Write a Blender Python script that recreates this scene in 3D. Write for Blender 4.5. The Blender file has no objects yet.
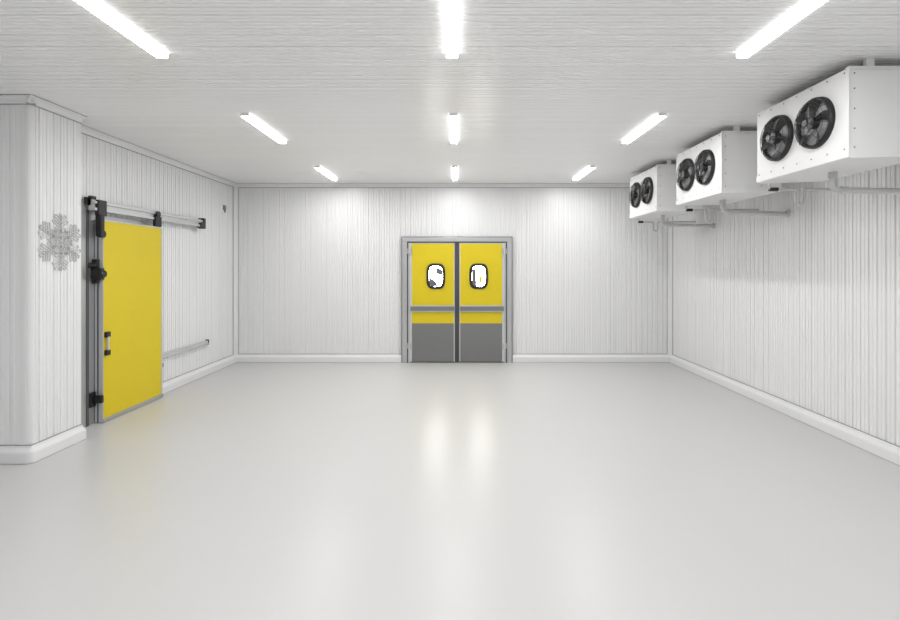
import bpy, bmesh, math, random
from mathutils import Vector, Matrix
random.seed(4)
scene = bpy.context.scene
scene.view_settings.view_transform = 'Standard'
scene.view_settings.look = 'None'
scene.view_settings.exposure = 0.0

# ------------------------------------------------ room dimensions (metres)
XL, XR, YB, YF, H = -4.23, 4.076, 9.52, -3.2, 3.39
XLF = -5.3            # left wall in front of the pier
PX, PY0, PY1 = -3.955, 4.64, 5.26   # pier

# ------------------------------------------------ materials
def mat(name, col, rough=0.5, metal=0.0, emit=None, estr=0, noise=0.0, nscale=8, coat=0.0, bump=0.0, bscale=60, spec=0.5):
    m = bpy.data.materials.new(name); m.use_nodes = True
    nt = m.node_tree; b = nt.nodes['Principled BSDF']
    b.inputs['Base Color'].default_value = (*col, 1)
    b.inputs['Roughness'].default_value = rough
    b.inputs['Metallic'].default_value = metal
    b.inputs['Specular IOR Level'].default_value = spec
    b.inputs['Coat Weight'].default_value = coat
    b.inputs['Coat Roughness'].default_value = 0.15
    if emit:
        b.inputs['Emission Color'].default_value = (*emit, 1)
        b.inputs['Emission Strength'].default_value = estr
    tc = nt.nodes.new('ShaderNodeTexCoord')
    if noise > 0:
        n = nt.nodes.new('ShaderNodeTexNoise'); n.inputs['Scale'].default_value = nscale
        n.inputs['Detail'].default_value = 4
        r = nt.nodes.new('ShaderNodeMixRGB'); r.blend_type = 'MIX'
        r.inputs[1].default_value = (*[c*(1-noise) for c in col], 1)
        r.inputs[2].default_value = (*[min(1, c*(1+noise)) for c in col], 1)
        nt.links.new(tc.outputs['Object'], n.inputs['Vector'])
        nt.links.new(n.outputs['Fac'], r.inputs[0])
        nt.links.new(r.outputs[0], b.inputs['Base Color'])
    if bump > 0:
        n2 = nt.nodes.new('ShaderNodeTexNoise'); n2.inputs['Scale'].default_value = bscale
        bp = nt.nodes.new('ShaderNodeBump'); bp.inputs['Strength'].default_value = bump
        bp.inputs['Distance'].default_value = 0.01
        nt.links.new(tc.outputs['Object'], n2.inputs['Vector'])
        nt.links.new(n2.outputs['Fac'], bp.inputs['Height'])
        nt.links.new(bp.outputs['Normal'], b.inputs['Normal'])
    return m

M_wall  = mat('panel_white', (0.89,0.89,0.895), 0.34, noise=0.012, nscale=2)
M_ceil  = mat('ceiling_panel_white', (0.965,0.965,0.967), 0.32, noise=0.008, nscale=2)
M_floor = mat('epoxy_floor', (0.625,0.622,0.618), 0.31, noise=0.012, nscale=1.2, bump=0.02, bscale=3, spec=0.42)
M_trim  = mat('trim_white', (0.85,0.85,0.855), 0.35, noise=0.01)
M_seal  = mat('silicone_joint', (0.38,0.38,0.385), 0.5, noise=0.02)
M_yel   = mat('yellow_laminate', (0.77,0.60,0.004), 0.4, noise=0.02, nscale=3)
M_kick  = mat('kick_plate_grey', (0.20,0.205,0.205), 0.45, noise=0.04, nscale=20)
M_alu   = mat('brushed_aluminium', (0.50,0.51,0.52), 0.35, metal=0.6, noise=0.04, nscale=30)
M_aluL  = mat('anodised_aluminium_light', (0.64,0.65,0.66), 0.4, metal=0.3, noise=0.02, nscale=30)
M_dgrey = mat('gasket_dark_grey', (0.09,0.09,0.095), 0.5, noise=0.05)
M_blk   = mat('black_plastic', (0.012,0.012,0.013), 0.4, noise=0.05)
M_guard = mat('fan_guard_wire', (0.05,0.05,0.052), 0.4, noise=0.05)
M_blkr  = mat('black_rubber', (0.015,0.015,0.016), 0.6, noise=0.05)
M_lit   = mat('lit_room_beyond', (0.8,0.8,0.8), 0.1, emit=(1,1,1), estr=30.0)
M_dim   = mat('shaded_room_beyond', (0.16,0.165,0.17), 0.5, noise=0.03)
M_case  = mat('evaporator_enamel', (0.88,0.88,0.88), 0.35, noise=0.01)
M_fanin = mat('fan_shroud_grey', (0.38,0.38,0.385), 0.5, noise=0.05)
M_pipe  = mat('pipe_white_pvc', (0.60,0.60,0.61), 0.35, noise=0.01)
M_fin   = mat('coil_fins', (0.45,0.46,0.47), 0.4, metal=0.7, noise=0.03)
M_snow  = mat('snowflake_grey', (0.66,0.66,0.67), 0.4, noise=0.02)
M_led   = mat('led_diffuser', (0.9,0.9,0.9), 0.5, emit=(1.0,0.998,0.995), estr=65)
M_uplift  = mat('led_side_added_uplight', (0.9,0.9,0.9), 0.5, emit=(1.0,0.998,0.995), estr=2.6)  # weak glow added to the lamp sides to brighten the ceiling
M_screw = mat('screw_steel', (0.25,0.25,0.26), 0.4, metal=0.5)

# ------------------------------------------------ mesh builder
class MB:
    def __init__(s): s.v=[]; s.f=[]; s.m=[]; s.sm=[]; s.mats=[]
    def mi(s, m):
        if m not in s.mats: s.mats.append(m)
        return s.mats.index(m)
    def add(s, vs, fs, m, smooth=False):
        o=len(s.v); s.v += [tuple(v) for v in vs]; k=s.mi(m)
        for f in fs:
            s.f.append([o+i for i in f]); s.m.append(k); s.sm.append(smooth)
    def box(s, x0,x1,y0,y1,z0,z1,m, bev=0.0):
        x0,x1=sorted((x0,x1)); y0,y1=sorted((y0,y1)); z0,z1=sorted((z0,z1))
        bm=bmesh.new(); bmesh.ops.create_cube(bm,size=1)
        for v in bm.verts:
            v.co=Vector(((x0+x1)/2+v.co.x*(x1-x0),(y0+y1)/2+v.co.y*(y1-y0),(z0+z1)/2+v.co.z*(z1-z0)))
        if bev>0:
            bmesh.ops.bevel(bm,geom=bm.edges[:],offset=bev,segments=2,affect='EDGES',profile=0.5)
        bm.verts.index_update()
        s.add([v.co.copy() for v in bm.verts],[[v.index for v in f.verts] for f in bm.faces],m)
        bm.free()
    def prism(s, pts, fn, a, b, m, smooth=False, caps=True):
        n=len(pts)
        vs=[fn(u,w,a) for u,w in pts]+[fn(u,w,b) for u,w in pts]
        fs=[[i,(i+1)%n,n+(i+1)%n,n+i] for i in range(n)]
        s.add(vs,fs,m,smooth)
        if caps: s.add(vs,[list(range(n))[::-1],list(range(n,2*n))],m)
    def cyl(s, p, q, r, m, seg=20, r2=None):
        p=Vector(p); q=Vector(q); r2=r if r2 is None else r2
        d=(q-p).normalized(); a=d.orthogonal().normalized(); b=d.cross(a)
        c0=[p+(a*math.cos(t)+b*math.sin(t))*r for t in [2*math.pi*i/seg for i in range(seg)]]
        c1=[q+(a*math.cos(t)+b*math.sin(t))*r2 for t in [2*math.pi*i/seg for i in range(seg)]]
        s.add(c0+c1,[[i,(i+1)%seg,seg+(i+1)%seg,seg+i] for i in range(seg)],m,True)
        s.add(c0+c1,[list(range(seg))[::-1],list(range(seg,2*seg))],m)
    def tube(s, path, r, m, seg=12, closed=False):
        P=[Vector(p) for p in path]; n=len(P); rings=[]
        up=None
        for i in range(n):
            if closed: t=(P[(i+1)%n]-P[i-1]).normalized()
            else: t=(P[min(i+1,n-1)]-P[max(i-1,0)]).normalized()
            if up is None: a=t.orthogonal().normalized()
            else: a=(up-t*up.dot(t)).normalized()
            up=a; b=t.cross(a)
            rings.append([P[i]+(a*math.cos(2*math.pi*k/seg)+b*math.sin(2*math.pi*k/seg))*r for k in range(seg)])
        vs=[v for R in rings for v in R]; fs=[]
        for i in range(n if closed else n-1):
            j=(i+1)%n
            for k in range(seg):
                l=(k+1)%seg; fs.append([i*seg+k,i*seg+l,j*seg+l,j*seg+k])
        s.add(vs,fs,m,True)
        if not closed: s.add(vs,[list(range(seg))[::-1],[(n-1)*seg+k for k in range(seg)]],m)
    def obj(s, name, parent=None, recalc=True):
        me=bpy.data.meshes.new(name)
        me.from_pydata(s.v,[],s.f)
        for m in s.mats: me.materials.append(m)
        me.polygons.foreach_set('material_index',s.m)
        me.polygons.foreach_set('use_smooth',s.sm)
        me.update()
        if recalc:
            bm=bmesh.new(); bm.from_mesh(me); bmesh.ops.recalc_face_normals(bm,faces=bm.faces[:]); bm.to_mesh(me); bm.free()
        o=bpy.data.objects.new(name,me); scene.collection.objects.link(o)
        if parent: o.parent=parent
        return o

def empty(name, loc=(0,0,0)):
    e=bpy.data.objects.new(name,None); e.location=loc; scene.collection.objects.link(e); e.empty_display_size=0.2
    return e
def round_path(pts, r=0.05, n=6):
    P=[Vector(p) for p in pts]; out=[P[0]]
    for i in range(1,len(P)-1):
        a=(P[i-1]-P[i]).normalized(); b=(P[i+1]-P[i]).normalized()
        rr=min(r,(P[i-1]-P[i]).length*0.49,(P[i+1]-P[i]).length*0.49)
        p0=P[i]+a*rr; p2=P[i]+b*rr
        for k in range(n+1):
            t=k/n; out.append(p0*(1-t)**2+P[i]*2*t*(1-t)+p2*t*t)
    out.append(P[-1]); return out

# ------------------------------------------------ ribbed panel
def ribbed(mb, fn, u0, u1, v0, v1, m, thick=0.1, p=0.1, gd=0.0125, gw=0.019):
    """fn(u, d, v): d<0 goes into the wall"""
    pts=[(u0,0)]
    u=u0+p*0.5
    k=0
    while u+p*0.6<u1:
        dd=gd*random.choice([0.7,1.0,1.0,1.25]); w=gw*random.choice([0.8,1,1.15])
        pts += [(u-w/2,0),(u-w/2+0.004,-dd),(u+w/2-0.004,-dd),(u+w/2,0)]
        mgu=u+p*0.5; w2=0.013
        pts += [(mgu-w2/2,0),(mgu,-0.008),(mgu+w2/2,0)]
        u+=p; k+=1
    pts.append((u1,0))
    n=len(pts)
    vs=[fn(a,d,v0) for a,d in pts]+[fn(a,d,v1) for a,d in pts]
    mb.add(vs,[[i,i+1,n+i+1,n+i] for i in range(n-1)],m)
    vb=[fn(u0,0,v0),fn(u1,0,v0),fn(u1,-thick,v0),fn(u0,-thick,v0),
        fn(u0,0,v1),fn(u1,0,v1),fn(u1,-thick,v1),fn(u0,-thick,v1)]
    mb.add(vb,[[2,3,7,6],[1,2,6,5],[3,0,4,7]],m)

mb=MB(); ribbed(mb, lambda u,d,v:(u,YB-d,v), XL-0.0, XR, 0, H, M_wall); mb.obj('wall_back',recalc=False)
mb=MB(); ribbed(mb, lambda u,d,v:(XR-d,u,v), YF, YB, 0, H, M_wall); mb.obj('wall_right',recalc=False)
mb=MB()
ribbed(mb, lambda u,d,v:(XL+d,u,v), PY1, YB, 0, H, M_wall)
ribbed(mb, lambda u,d,v:(XLF+d,u,v), YF, PY0, 0, H, M_wall)
mb.obj('wall_left',recalc=False)
mb=MB(); ribbed(mb, lambda u,d,v:(u,YF+d,v), XLF, XR, 0, H, M_wall); mb.obj('wall_front',recalc=False)
# pier: front face, side face, return
mb=MB()
r=0.05
ribbed(mb, lambda u,d,v:(u,PY0-d,v), XLF, PX-r, 0, H, M_wall, thick=0.03)
ribbed(mb, lambda u,d,v:(PX+d,u,v), PY0+r, PY1, 0, H, M_wall, thick=0.03, p=0.085)
mb.add([(PX,PY1,0),(XL,PY1,0),(XL,PY1,H),(PX,PY1,H)],[[0,1,2,3]],M_wall)
cp=[(PX-r,PY0)]+[(PX-r+r*math.sin(t),PY0+r-r*math.cos(t)) for t in [math.pi/2*i/8 for i in range(9)]]+[(PX,PY0+r)]
cv=[(x,y,0) for x,y in cp]+[(x,y,H) for x,y in cp]; n=len(cp)
mb.add(cv,[[i,i+1,n+i+1,n+i] for i in range(n-1)],M_trim,True)
mb.box(PX-r-0.055,PX-r,PY0-0.004,PY0+0.01,0,H,M_trim,0.002)
mb.box(PX-0.01,PX+0.004,PY0+r,PY0+r+0.03,0,H,M_trim,0.002)
mb.obj('wall_pier',recalc=False)

# ceiling (ribs run left-right)
mb=MB()
ribbed(mb, lambda u,d,v:(v,u,H-d), YF-0.1, YB+0.1, XLF-0.1, XR+0.1, M_ceil, p=0.09, gd=0.012, gw=0.016)
mb.obj('ceiling',recalc=False)
mb=MB(); mb.box(XLF-0.1,XR+0.1,YF-0.1,YB+0.1,-0.1,0,M_floor); mb.obj('floor')

# ------------------------------------------------ baseboards / trims (with thin silicone joints)
BP=[(0,0.005),(0.055,0.005),(0.055,0.095),(0.05,0.108),(0.02,0.132),(0.015,0.15),(0,0.15)]
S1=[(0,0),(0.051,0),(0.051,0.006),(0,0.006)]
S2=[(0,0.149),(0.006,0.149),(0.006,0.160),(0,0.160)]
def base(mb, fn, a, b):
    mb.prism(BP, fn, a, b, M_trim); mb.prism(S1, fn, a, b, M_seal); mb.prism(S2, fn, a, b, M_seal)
mb=MB(); f=lambda u,w,t:(t,YB-u,w); base(mb,f,XL,-1.052); base(mb,f,1.052,XR); mb.obj('baseboard_back')
mb=MB(); base(mb,lambda u,w,t:(XR-u,t,w),YF,YB); mb.obj('baseboard_right')
mb=MB(); base(mb,lambda u,w,t:(XL+u,t,w),7.0,YB); base(mb,lambda u,w,t:(XL+u,t,w),PY1,5.5); base(mb,lambda u,w,t:(XLF+u,t,w),YF,PY0); mb.obj('baseboard_left')
mb=MB(); base(mb,lambda u,w,t:(t,YF+u,w),XLF,XR); mb.obj('baseboard_front')
mb=MB()
base(mb,lambda u,w,t:(t,PY0-u,w),XLF,PX)
base(mb,lambda u,w,t:(PX+u,t,w),PY0,PY1)
seg=8
vs=[];
for i in range(seg+1):
    t=math.pi/2*i/seg
    for u,w in BP: vs.append((PX+u*math.sin(t),PY0-u*math.cos(t),w))
nb=len(BP)
mb.add(vs,[[i*nb+k,i*nb+k+1,(i+1)*nb+k+1,(i+1)*nb+k] for i in range(seg) for k in range(nb-1)],M_trim)
mb.obj('baseboard_pier')

CP=[(0,0),(0.06,0),(0.06,-0.008),(0.04,-0.016),(0.022,-0.028),(0.012,-0.045),(0.008,-0.065),(0,-0.065)]
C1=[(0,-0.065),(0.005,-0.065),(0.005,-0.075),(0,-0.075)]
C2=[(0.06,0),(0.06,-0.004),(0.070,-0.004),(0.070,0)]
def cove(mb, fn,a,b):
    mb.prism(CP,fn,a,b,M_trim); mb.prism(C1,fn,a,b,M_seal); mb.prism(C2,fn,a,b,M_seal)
mb=MB(); cove(mb,lambda u,w,t:(t,YB-u,H+w),XL,XR); mb.obj('trim_1')
mb=MB(); cove(mb,lambda u,w,t:(XR-u,t,H+w),YF,YB); mb.obj('trim_2')
mb=MB(); cove(mb,lambda u,w,t:(XL+u,t,H+w),PY1,YB); cove(mb,lambda u,w,t:(XLF+u,t,H+w),YF,PY0); mb.obj('trim_3')
mb=MB(); cove(mb,lambda u,w,t:(t,PY0-u,H+w),XLF,PX+0.05); cove(mb,lambda u,w,t:(PX+u,t,H+w),PY0-0.05,PY1); mb.obj('trim_4')
def vcorner(name, fn):
    mb=MB(); pts=[(0,0),(0.07,0),(0.07,0.008),(0.045,0.014),(0.025,0.025),(0.014,0.045),(0.008,0.07),(0,0.07)]
    mb.prism(pts,fn,0.0,H,M_trim)
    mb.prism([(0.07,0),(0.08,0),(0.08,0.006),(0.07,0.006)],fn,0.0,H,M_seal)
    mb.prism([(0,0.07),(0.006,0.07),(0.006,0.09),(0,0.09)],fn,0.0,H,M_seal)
    mb.obj(name)
vcorner('trim_5',lambda u,w,t:(XL+u,YB-w,t))
vcorner('trim_6',lambda u,w,t:(XR-u,YB-w,t))

# ------------------------------------------------ ceiling lights : slim diffusers with end caps, side glow added as uplight
def lamp(x,yc,L=1.12,w=0.088):
    mb=MB()
    zb=H-0.032
    prof=[(-w/2,H+0.002),(-w/2,zb+0.004),(-w/2+0.004,zb),(w/2-0.004,zb),(w/2,zb+0.004),(w/2,H+0.002)]
    vs=[(x+u,yc-L/2,z) for u,z in prof]+[(x+u,yc+L/2,z) for u,z in prof]; n=len(prof)
    mb.add(vs,[[2,3,n+3,n+2]],M_led)
    mb.add(vs,[[i,i+1,n+i+1,n+i] for i in (0,1,3,4)],M_uplift)
    for e in (-1,1):
        mb.box(x-w/2,x+w/2,yc+e*(L/2-0.001),yc+e*(L/2+0.008),zb,H+0.002,M_case,0.002)
    mb.obj('ceiling_light')
for x in (-2.18,-0.035,2.11):
    for yc in (8.36,5.70,3.14,0.5,-2.0):
        lamp(x,yc)

# ------------------------------------------------ door_1 : double swing door in the back wall
D1=empty('door_1',(0,YB,0))
def ch(mb,name,par):
    o=mb.obj(name); o.parent=par; o.matrix_parent_inverse=Matrix.Translation(-par.location); return o
mb=MB()
yo=YB-0.085
fo,fi,ft,fti=1.05,0.945,2.385,2.29
for sgn in (-1,1):
    mb.box(sgn*fo,sgn*(fo-0.014),yo+0.02,YB+0.01,0.0,ft,M_dgrey)
    mb.box(sgn*(fo-0.014),sgn*fi,yo,YB+0.01,0.0,fti,M_alu,0.004)
    mb.box(sgn*fi,sgn*(fi-0.022),yo+0.012,YB+0.01,0.0,fti,M_dgrey)
    mb.box(sgn*(fi-0.022),sgn*(fi-0.05),yo+0.02,YB+0.01,0.0,fti-0.022,M_aluL,0.003)
mb.box(-fo+0.014,fo-0.014,yo+0.02,YB+0.01,ft-0.014,ft,M_dgrey)
mb.box(-fo+0.014,fo-0.014,yo-0.001,YB+0.01,fti,ft-0.014,M_alu,0.004)
mb.box(-fi+0.022,fi-0.022,yo+0.012,YB+0.01,fti-0.022,fti,M_dgrey)
mb.box(-0.9,0.9,YB-0.02,YB+0.01,0.0,fti-0.022,M_dgrey)
ch(mb,'frame',D1)
def superell(cx,cz,a,b,e=3.4,n=40):
    o=[]
    for i in range(n):
        t=2*math.pi*i/n; c,s=math.cos(t),math.sin(t)
        o.append((cx+a*math.copysign(abs(c)**(2/e),c), cz+b*math.copysign(abs(s)**(2/e),s)))
    return o
for k,(x0,x1,cx) in enumerate(((-0.888,-0.045,-0.40),(0.045,0.888,0.41))):
    mb=MB(); yf=YB-0.065; yb=YB-0.022
    mb.box(x0,x1,yf,yb,0.02,2.262,M_yel,0.004)
    sg=-1 if k==0 else 1
    mb.box(x0+0.004,x1-0.004,yf-0.004,yf+0.01,0.022,0.745,M_kick,0.001)
    ox=x0 if k==0 else x1
    mb.box(ox+0.003*sg,ox-sg*0.035,yf-0.006,yb,0.02,2.262,M_aluL,0.002)
    ix=x1 if k==0 else x0
    mb.box(ix,ix+sg*0.016,yf-0.006,yb,0.02,2.262,M_aluL,0.002)
    mb.box(x0+0.02,x1-0.02,yf-0.007,yb,2.25,2.264,M_aluL,0.002)
    mb.box(x0+0.01,x1-0.005,yf-0.035,yf-0.002,0.960,1.088,M_alu,0.008)
    mb.box(x0+0.01,x1-0.005,yf-0.040,yf-0.030,0.985,1.065,M_kick,0.003)
    mb.box(ix,ix-sg*0.040,yf+0.01,yb-0.01,0.02,2.255,M_dgrey,0.003)
    ch(mb,'leaf_%d'%(k+1),D1)
    mb=MB()
    fn=lambda u,w,t:(u,t,w)
    outer=superell(cx,1.635,0.178,0.243); inner=superell(cx,1.635,0.128,0.193)
    n=len(outer)
    vs=[(u,yf-0.018,w) for u,w in outer]+[(u,yf-0.018,w) for u,w in inner]+[(u,yf+0.001,w) for u,w in outer]+[(u,yf-0.004,w) for u,w in inner]
    fs=[]
    for i in range(n):
        j=(i+1)%n
        fs+= [[i,j,n+j,n+i],[i,2*n+i,2*n+j,j],[n+i,n+j,3*n+j,3*n+i]]
    mb.add(vs,fs,M_blkr)
    mb.prism(superell(cx,1.635,0.132,0.197),fn,yf-0.006,yf+0.0,M_lit)
    def poly(pts,m,d=0.009):
        mb.prism([(cx+a,1.635+b) for a,b in pts],fn,yf-d,yf-0.0065,m)
    if k==0:
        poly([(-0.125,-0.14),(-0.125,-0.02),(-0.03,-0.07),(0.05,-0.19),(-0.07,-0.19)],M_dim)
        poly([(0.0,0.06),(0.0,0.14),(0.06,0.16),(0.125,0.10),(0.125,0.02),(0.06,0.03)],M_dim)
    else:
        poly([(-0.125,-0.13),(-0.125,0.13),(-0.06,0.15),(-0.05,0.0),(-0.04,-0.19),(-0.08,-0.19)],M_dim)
        poly([(0.0,-0.12),(0.0,0.0),(0.055,0.0),(0.055,-0.12)],M_yel,0.010)
    ch(mb,'vision_window_%d'%(k+1),D1)
    mb=MB()
    for z in (2.11,0.32):
        mb.box(ox+sg*0.052,ox-sg*0.04,yf-0.03,yf-0.002,z-0.05,z+0.05,M_alu,0.006)
        mb.cyl((ox+sg*0.01,yf-0.03,z-0.065),(ox+sg*0.01,yf-0.03,z+0.065),0.016,M_aluL)
    ch(mb,'hinges_%d'%(k+1),D1)

# ------------------------------------------------ door_2 : sliding cold-room door on the left wall
D2=empty('door_2',(XL,6.37,0))
mb=MB()
mb.box(XL-0.01,XL+0.03,5.50,5.80,0,2.50,M_alu,0.004)
mb.box(XL+0.03,XL+0.036,5.66,5.70,0,2.46,M_dgrey)
mb.box(XL-0.01,XL+0.03,5.80,6.93,2.30,2.42,M_alu,0.004)
mb.box(XL-0.01,XL+0.03,6.85,6.98,0,2.30,M_alu,0.004)
ch(mb,'frame',D2)
mb=MB()
x0,x1=XL+0.035,XL+0.135; y0,y1=5.79,6.95; z0,z1=0.006,2.355
mb.box(x0,x1-0.004,y0,y1,z0,z1,M_aluL,0.003)
mb.box(x1-0.02,x1,y0+0.008,y1-0.03,z0+0.045,z1-0.012,M_yel,0.002)
mb.box(x1-0.012,x1+0.004,y0,y1,z0,z0+0.045,M_alu,0.002)
mb.box(x1-0.012,x1+0.004,y1-0.03,y1,z0,z1,M_aluL,0.002)
mb.box(x1-0.012,x1+0.004,y0,y1,z1-0.012,z1+0.004,M_aluL,0.002)
mb.box(x0+0.03,x0+0.045,y0-0.004,y0+0.01,z0,z1,M_dgrey)
mb.box(x0-0.02,x0,y0+0.02,y1-0.02,z0,z1,M_blkr)
ch(mb,'leaf',D2)
mb=MB()
rx0,rx1=XL+0.06,XL+0.13
rp=[(rx0,2.455),(rx0,2.575),(rx1-0.02,2.575),(rx1-0.02,2.56),(rx1,2.56),(rx1,2.535),(rx1-0.025,2.53),(rx1-0.025,2.49),(rx1,2.485),(rx1,2.455)]
mb.prism(rp,lambda u,w,t:(u,t,w),5.66,8.11,M_aluL)
for y in (6.2,7.1,8.0):
    mb.box(XL,rx0+0.01,y-0.03,y+0.03,2.47,2.56,M_alu,0.003)
mb.prism([(XL+0.02,0.515),(XL+0.02,0.575),(XL+0.045,0.575),(XL+0.045,0.53),(XL+0.06,0.53),(XL+0.06,0.515)],lambda u,w,t:(u,t,w),7.0,8.42,M_aluL)
mb.box(XL,XL+0.025,7.1,7.16,0.52,0.57,M_alu); mb.box(XL,XL+0.025,8.2,8.26,0.52,0.57,M_alu)
ch(mb,'rails',D2)
mb=MB()
mb.box(rx0-0.01,rx1+0.015,8.06,8.14,2.43,2.60,M_blk,0.01)
mb.box(rx0,rx1+0.02,7.98,8.06,2.44,2.52,M_blk,0.01)
mb.box(XL,XL+0.05,8.40,8.44,0.50,0.59,M_blk,0.008)
mb.box(x1-0.03,x1+0.02,6.77,6.91,2.36,2.50,M_blk,0.012)
mb.cyl((x1-0.03,6.84,2.53),(x1+0.02,6.84,2.53),0.042,M_blk)
mb.box(x1-0.04,x1+0.012,5.70,5.84,2.40,2.58,M_blk,0.012)
mb.box(x1-0.09,x1-0.04,5.66,5.74,2.50,2.62,M_blk,0.01)
mb.box(x1-0.06,x1+0.015,5.735,5.80,2.16,2.44,M_blk,0.015)
mb.cyl((x1-0.03,5.77,2.19),(x1+0.02,5.77,2.19),0.042,M_blk)
mb.box(XL+0.03,XL+0.06,5.62,5.70,2.52,2.60,M_blk,0.008)
mb.box(x0-0.01,x0+0.06,5.745,5.79,1.62,1.90,M_blk,0.01)
mb.box(x0+0.0,x1+0.02,5.72,5.79,1.66,1.80,M_blk,0.015)
mb.cyl((x1-0.03,5.77,1.73),(x1+0.03,5.77,1.73),0.04,M_blk)
mb.cyl((x0-0.01,5.70,1.83),(x0+0.05,5.74,1.83),0.03,M_blk)
mb.box(x1,x1+0.035,5.80,5.87,0.99,1.055,M_blk,0.008)
mb.box(x1,x1+0.035,5.80,5.87,0.78,0.845,M_blk,0.008)
mb.cyl((x1+0.025,5.835,0.84),(x1+0.025,5.835,1.0),0.013,M_aluL)
mb.box(x0-0.03,x0+0.02,5.70,5.79,0.20,0.37,M_blk,0.01)
mb.box(x0+0.0,x1+0.01,5.745,5.79,0.24,0.33,M_blk,0.012)
mb.box(XL+0.0,XL+0.10,6.98,7.04,0.40,0.46,M_blk,0.008)
ch(mb,'hardware',D2)

mb=MB()
mb.box(XL-0.002,XL+0.03,9.03,9.11,2.84,2.93,M_screw,0.01)
mb.cyl((XL+0.02,9.07,2.84),(XL+0.02,9.07,2.80),0.01,M_blk)
mb.obj('wall_sensor')

# ------------------------------------------------ snowflake sign on the pier
mb=MB()
cy,cz,R=4.98,2.055,0.285
def bar(p,q,w,t0=0.0,t1=0.010):
    p=Vector(p);q=Vector(q); d=(q-p).normalized(); nrm=Vector((-d.y,d.x))*w/2
    c=[p+nrm,q+nrm,q-nrm,p-nrm]
    xx0,xx1=PX+t0,PX+t1
    vs=[(xx0,cy+a.x,cz+a.y) for a in c]+[(xx1,cy+a.x,cz+a.y) for a in c]
    mb.add(vs,[[0,1,2,3],[4,5,6,7],[0,1,5,4],[1,2,6,5],[2,3,7,6],[3,0,4,7]],M_snow)
for i in range(6):
    a=math.radians(90+60*i); d=Vector((math.cos(a),math.sin(a)))
    nn=Vector((-d.y,d.x))
    for s_ in (-1,1): bar(d*0.03+nn*s_*0.012,d*R+nn*s_*0.012,0.008)
    bar(d*R*0.985-nn*0.014,d*R*0.985+nn*0.014,0.009)
    for rr,ll in ((0.26,0.085),(0.48,0.12),(0.70,0.09)):
        for s_ in (-1,1):
            e=Vector((math.cos(a+s_*math.radians(55)),math.sin(a+s_*math.radians(55))))
            bar(d*R*rr,d*R*rr+e*ll,0.008)
            bar(d*R*rr+d*0.034,d*R*rr+d*0.034+e*ll*0.8,0.008)
            bar(d*R*rr+e*ll,d*R*rr+d*0.034+e*ll*0.8,0.008)
    a2=a+math.radians(30); d2=Vector((math.cos(a2),math.sin(a2)))
    bar((0,0),d2*R*0.45,0.010)
    b=Vector((math.cos(a+math.radians(60)),math.sin(a+math.radians(60))))
    bar(d*R*0.22,b*R*0.22,0.010)
    bar(d*R*0.38,d2*R*0.45,0.008); bar(b*R*0.38,d2*R*0.45,0.008)
mb.obj('snowflake_sign')

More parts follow.
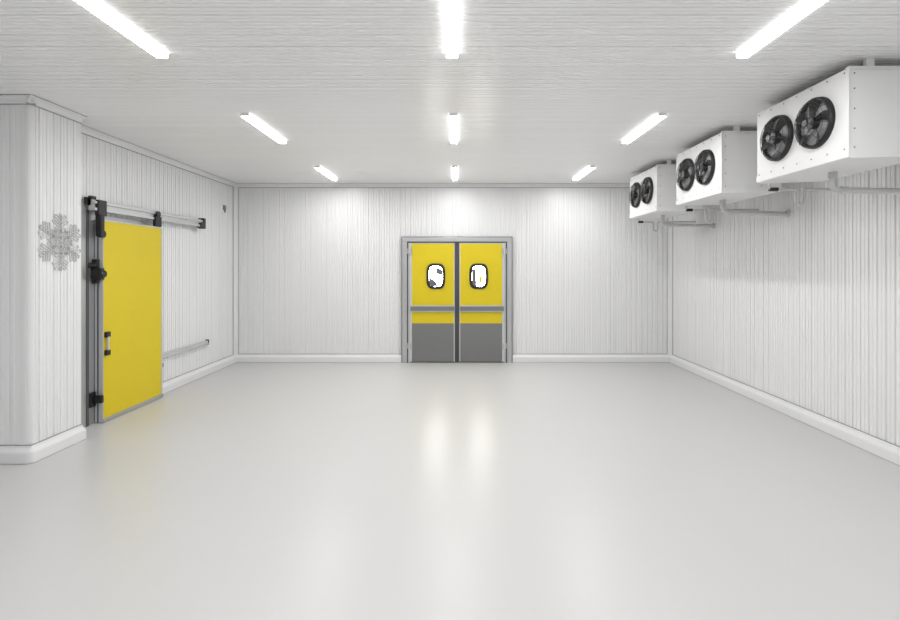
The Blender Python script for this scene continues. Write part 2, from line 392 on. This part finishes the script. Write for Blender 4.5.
# ------------------------------------------------ evaporator units
def evaporator(y0):
    E=empty('evaporator_unit',(3.27,y0+0.56,H))
    L=1.12; y1=y0+L; X0,X1=2.93,3.60; zb,zt=2.68,3.295
    def C(mb,n):
        o=mb.obj(n); o.parent=E; o.matrix_parent_inverse=Matrix.Translation(-E.location); return o
    fans=[y0+0.325,y0+0.805]; fz=2.982
    mb=MB()
    mb.box(X0+0.004,X1,y0,y1,zb,zt,M_case,0.006)
    mb.box(X0,X0+0.01,y0-0.010,y1+0.012,zb-0.01,zt+0.008,M_case,0.004)
    mb.box(X0+0.02,X1+0.02,y0+0.01,y0+0.05,zt-0.002,zt+0.03,M_case,0.004)
    mb.box(X0+0.02,X1+0.02,y1-0.05,y1-0.01,zt-0.002,zt+0.03,M_case,0.004)
    for yy in (y0+0.05,y1-0.05):
        for xx in (X0+0.20,X1-0.09):
            mb.box(xx-0.03,xx+0.03,yy-0.018,yy+0.018,zt+0.020,H,M_case,0.003)
    k=y0+0.05
    while k<y1-0.05:
        mb.box(X1,X1+0.012,k,k+0.008,zb+0.05,zt-0.05,M_fin); k+=0.025
    C(mb,'casing')
    mb=MB()
    pp=[(X0-0.004,zb+0.01),(X0-0.004,zb-0.045),(X0+0.03,zb-0.055),(X1-0.03,zb-0.035),(X1+0.02,zb-0.02),(X1+0.02,zb+0.01)]
    mb.prism(pp,lambda u,w,t:(u,t,w),y0-0.014,y1+0.016,M_case)
    C(mb,'drain_pan')
    mb=MB()
    for yy in [y0+0.03+i*(L-0.06)/6 for i in range(7)]:
        for zz in (zb+0.02,zt-0.02):
            mb.cyl((X0-0.004,yy,zz),(X0+0.002,yy,zz),0.006,M_screw,8)
    for xx in (X0+0.05,X0+0.45):
        for zz in (zb+0.03,zt-0.03):
            mb.cyl((xx,y0-0.004,zz),(xx,y0+0.002,zz),0.006,M_screw,8)
    for zz in (2.85,3.0,3.15):
        mb.cyl((X0+0.05,y0-0.004,zz),(X0+0.05,y0+0.002,zz),0.006,M_screw,8)
    C(mb,'screws')
    for fi_,fy in enumerate(fans):
        mb=MB(); R=0.192
        seg=48
        prof=[(R+0.014,0.0),(R+0.010,-0.034),(R-0.002,-0.040),(R-0.012,-0.036),(R-0.014,-0.002)]
        vs=[];
        for i in range(seg):
            t=2*math.pi*i/seg
            for rr,xx in prof: vs.append((X0+xx,fy+rr*math.cos(t),fz+rr*math.sin(t)))
        npf=len(prof)
        mb.add(vs,[[i*npf+k,i*npf+k+1,((i+1)%seg)*npf+k+1,((i+1)%seg)*npf+k] for i in range(seg) for k in range(npf-1)],M_blk,True)
        mb.cyl((X0-0.003,fy,fz),(X0+0.001,fy,fz),R-0.012,M_fanin,48)
        mb.cyl((X0-0.060,fy,fz),(X0-0.002,fy,fz),0.048,M_blk,24)
        nb_=5
        for b in range(nb_):
            a0=2*math.pi*b/nb_+0.3+fi_*0.5
            vs=[];nr=7;nc=5
            for i in range(nr):
                rr=0.045+(R-0.07+0.03)*i/(nr-1)
                sweep=0.35*(i/(nr-1))**1.3
                half=0.20+0.10*(i/(nr-1))
                if i==nr-1: half*=0.8
                for j in range(nc):
                    s_=(j/(nc-1)-0.5)*2
                    an=a0+sweep+half*s_
                    xx=X0-0.034+0.016*s_
                    vs.append((xx,fy+rr*math.cos(an),fz+rr*math.sin(an)))
            fs=[[i*nc+j,i*nc+j+1,(i+1)*nc+j+1,(i+1)*nc+j] for i in range(nr-1) for j in range(nc-1)]
            mb.add(vs,fs,M_blk,True)
        nring=8
        def gx(rr): return X0-0.040-0.054*math.sqrt(max(0,1-(rr/R)**2.6))
        for k in range(1,nring+1):
            rr=R*k/nring-0.002
            mb.tube([(gx(rr),fy+rr*math.cos(t),fz+rr*math.sin(t)) for t in [2*math.pi*i/40 for i in range(40)]],0.0014,M_guard,5,True)
        for k in range(8):
            t=2*math.pi*k/8+0.2
            mb.tube([(gx(rr)-0.002,fy+rr*math.cos(t),fz+rr*math.sin(t)) for rr in [R*i/8 for i in range(0,9)]],0.0024,M_guard,5)
        mb.cyl((gx(0)-0.006,fy,fz),(gx(0)+0.004,fy,fz),0.028,M_blk,24)
        C(mb,'fan_%d'%(fi_+1))
    mb=MB()
    ym=y0+0.60; zp=2.48
    mb.tube(round_path([(3.27,ym,2.65),(3.27,ym,zp),(XR-0.0,ym,zp-0.015)],0.06,8),0.026,M_pipe,16)
    mb.cyl((3.27,ym,2.645),(3.27,ym,2.585),0.036,M_pipe,20)
    mb.cyl((3.34,ym,zp),(3.39,ym,zp-0.001),0.033,M_pipe,20)
    mb.cyl((XR-0.02,ym,zp-0.014),(XR,ym,zp-0.014),0.045,M_pipe,20)
    C(mb,'drain_pipe')
    mb=MB()
    ye=y1+0.09
    mb.tube(round_path([(3.10,y1-0.01,2.72),(3.10,ye,2.72),(3.10,ye,2.58),(3.36,ye,2.58),(3.36,ye,2.43),(3.43,ye,2.43),(3.43,ye,2.58),(XR,ye,2.58)],0.034,6),0.014,M_pipe,12)
    mb.cyl((3.10,ye,2.58),(3.18,ye,2.58),0.02,M_blk,16)
    C(mb,'refrigerant_pipe')
for y0 in (3.75,5.55,7.34): evaporator(y0)

# ------------------------------------------------ world, camera
w=bpy.data.worlds.new('world'); scene.world=w; w.use_nodes=True
w.node_tree.nodes['Background'].inputs[0].default_value=(0.8,0.8,0.8,1)
w.node_tree.nodes['Background'].inputs[1].default_value=0.3
cam=bpy.data.cameras.new('camera'); co=bpy.data.objects.new('camera',cam); scene.collection.objects.link(co)
co.location=(0,0,1.81); co.rotation_euler=(math.pi/2,0,0)
cam.sensor_width=36; cam.lens=20.0; cam.shift_x=-7/900; cam.shift_y=-43/900
scene.camera=co
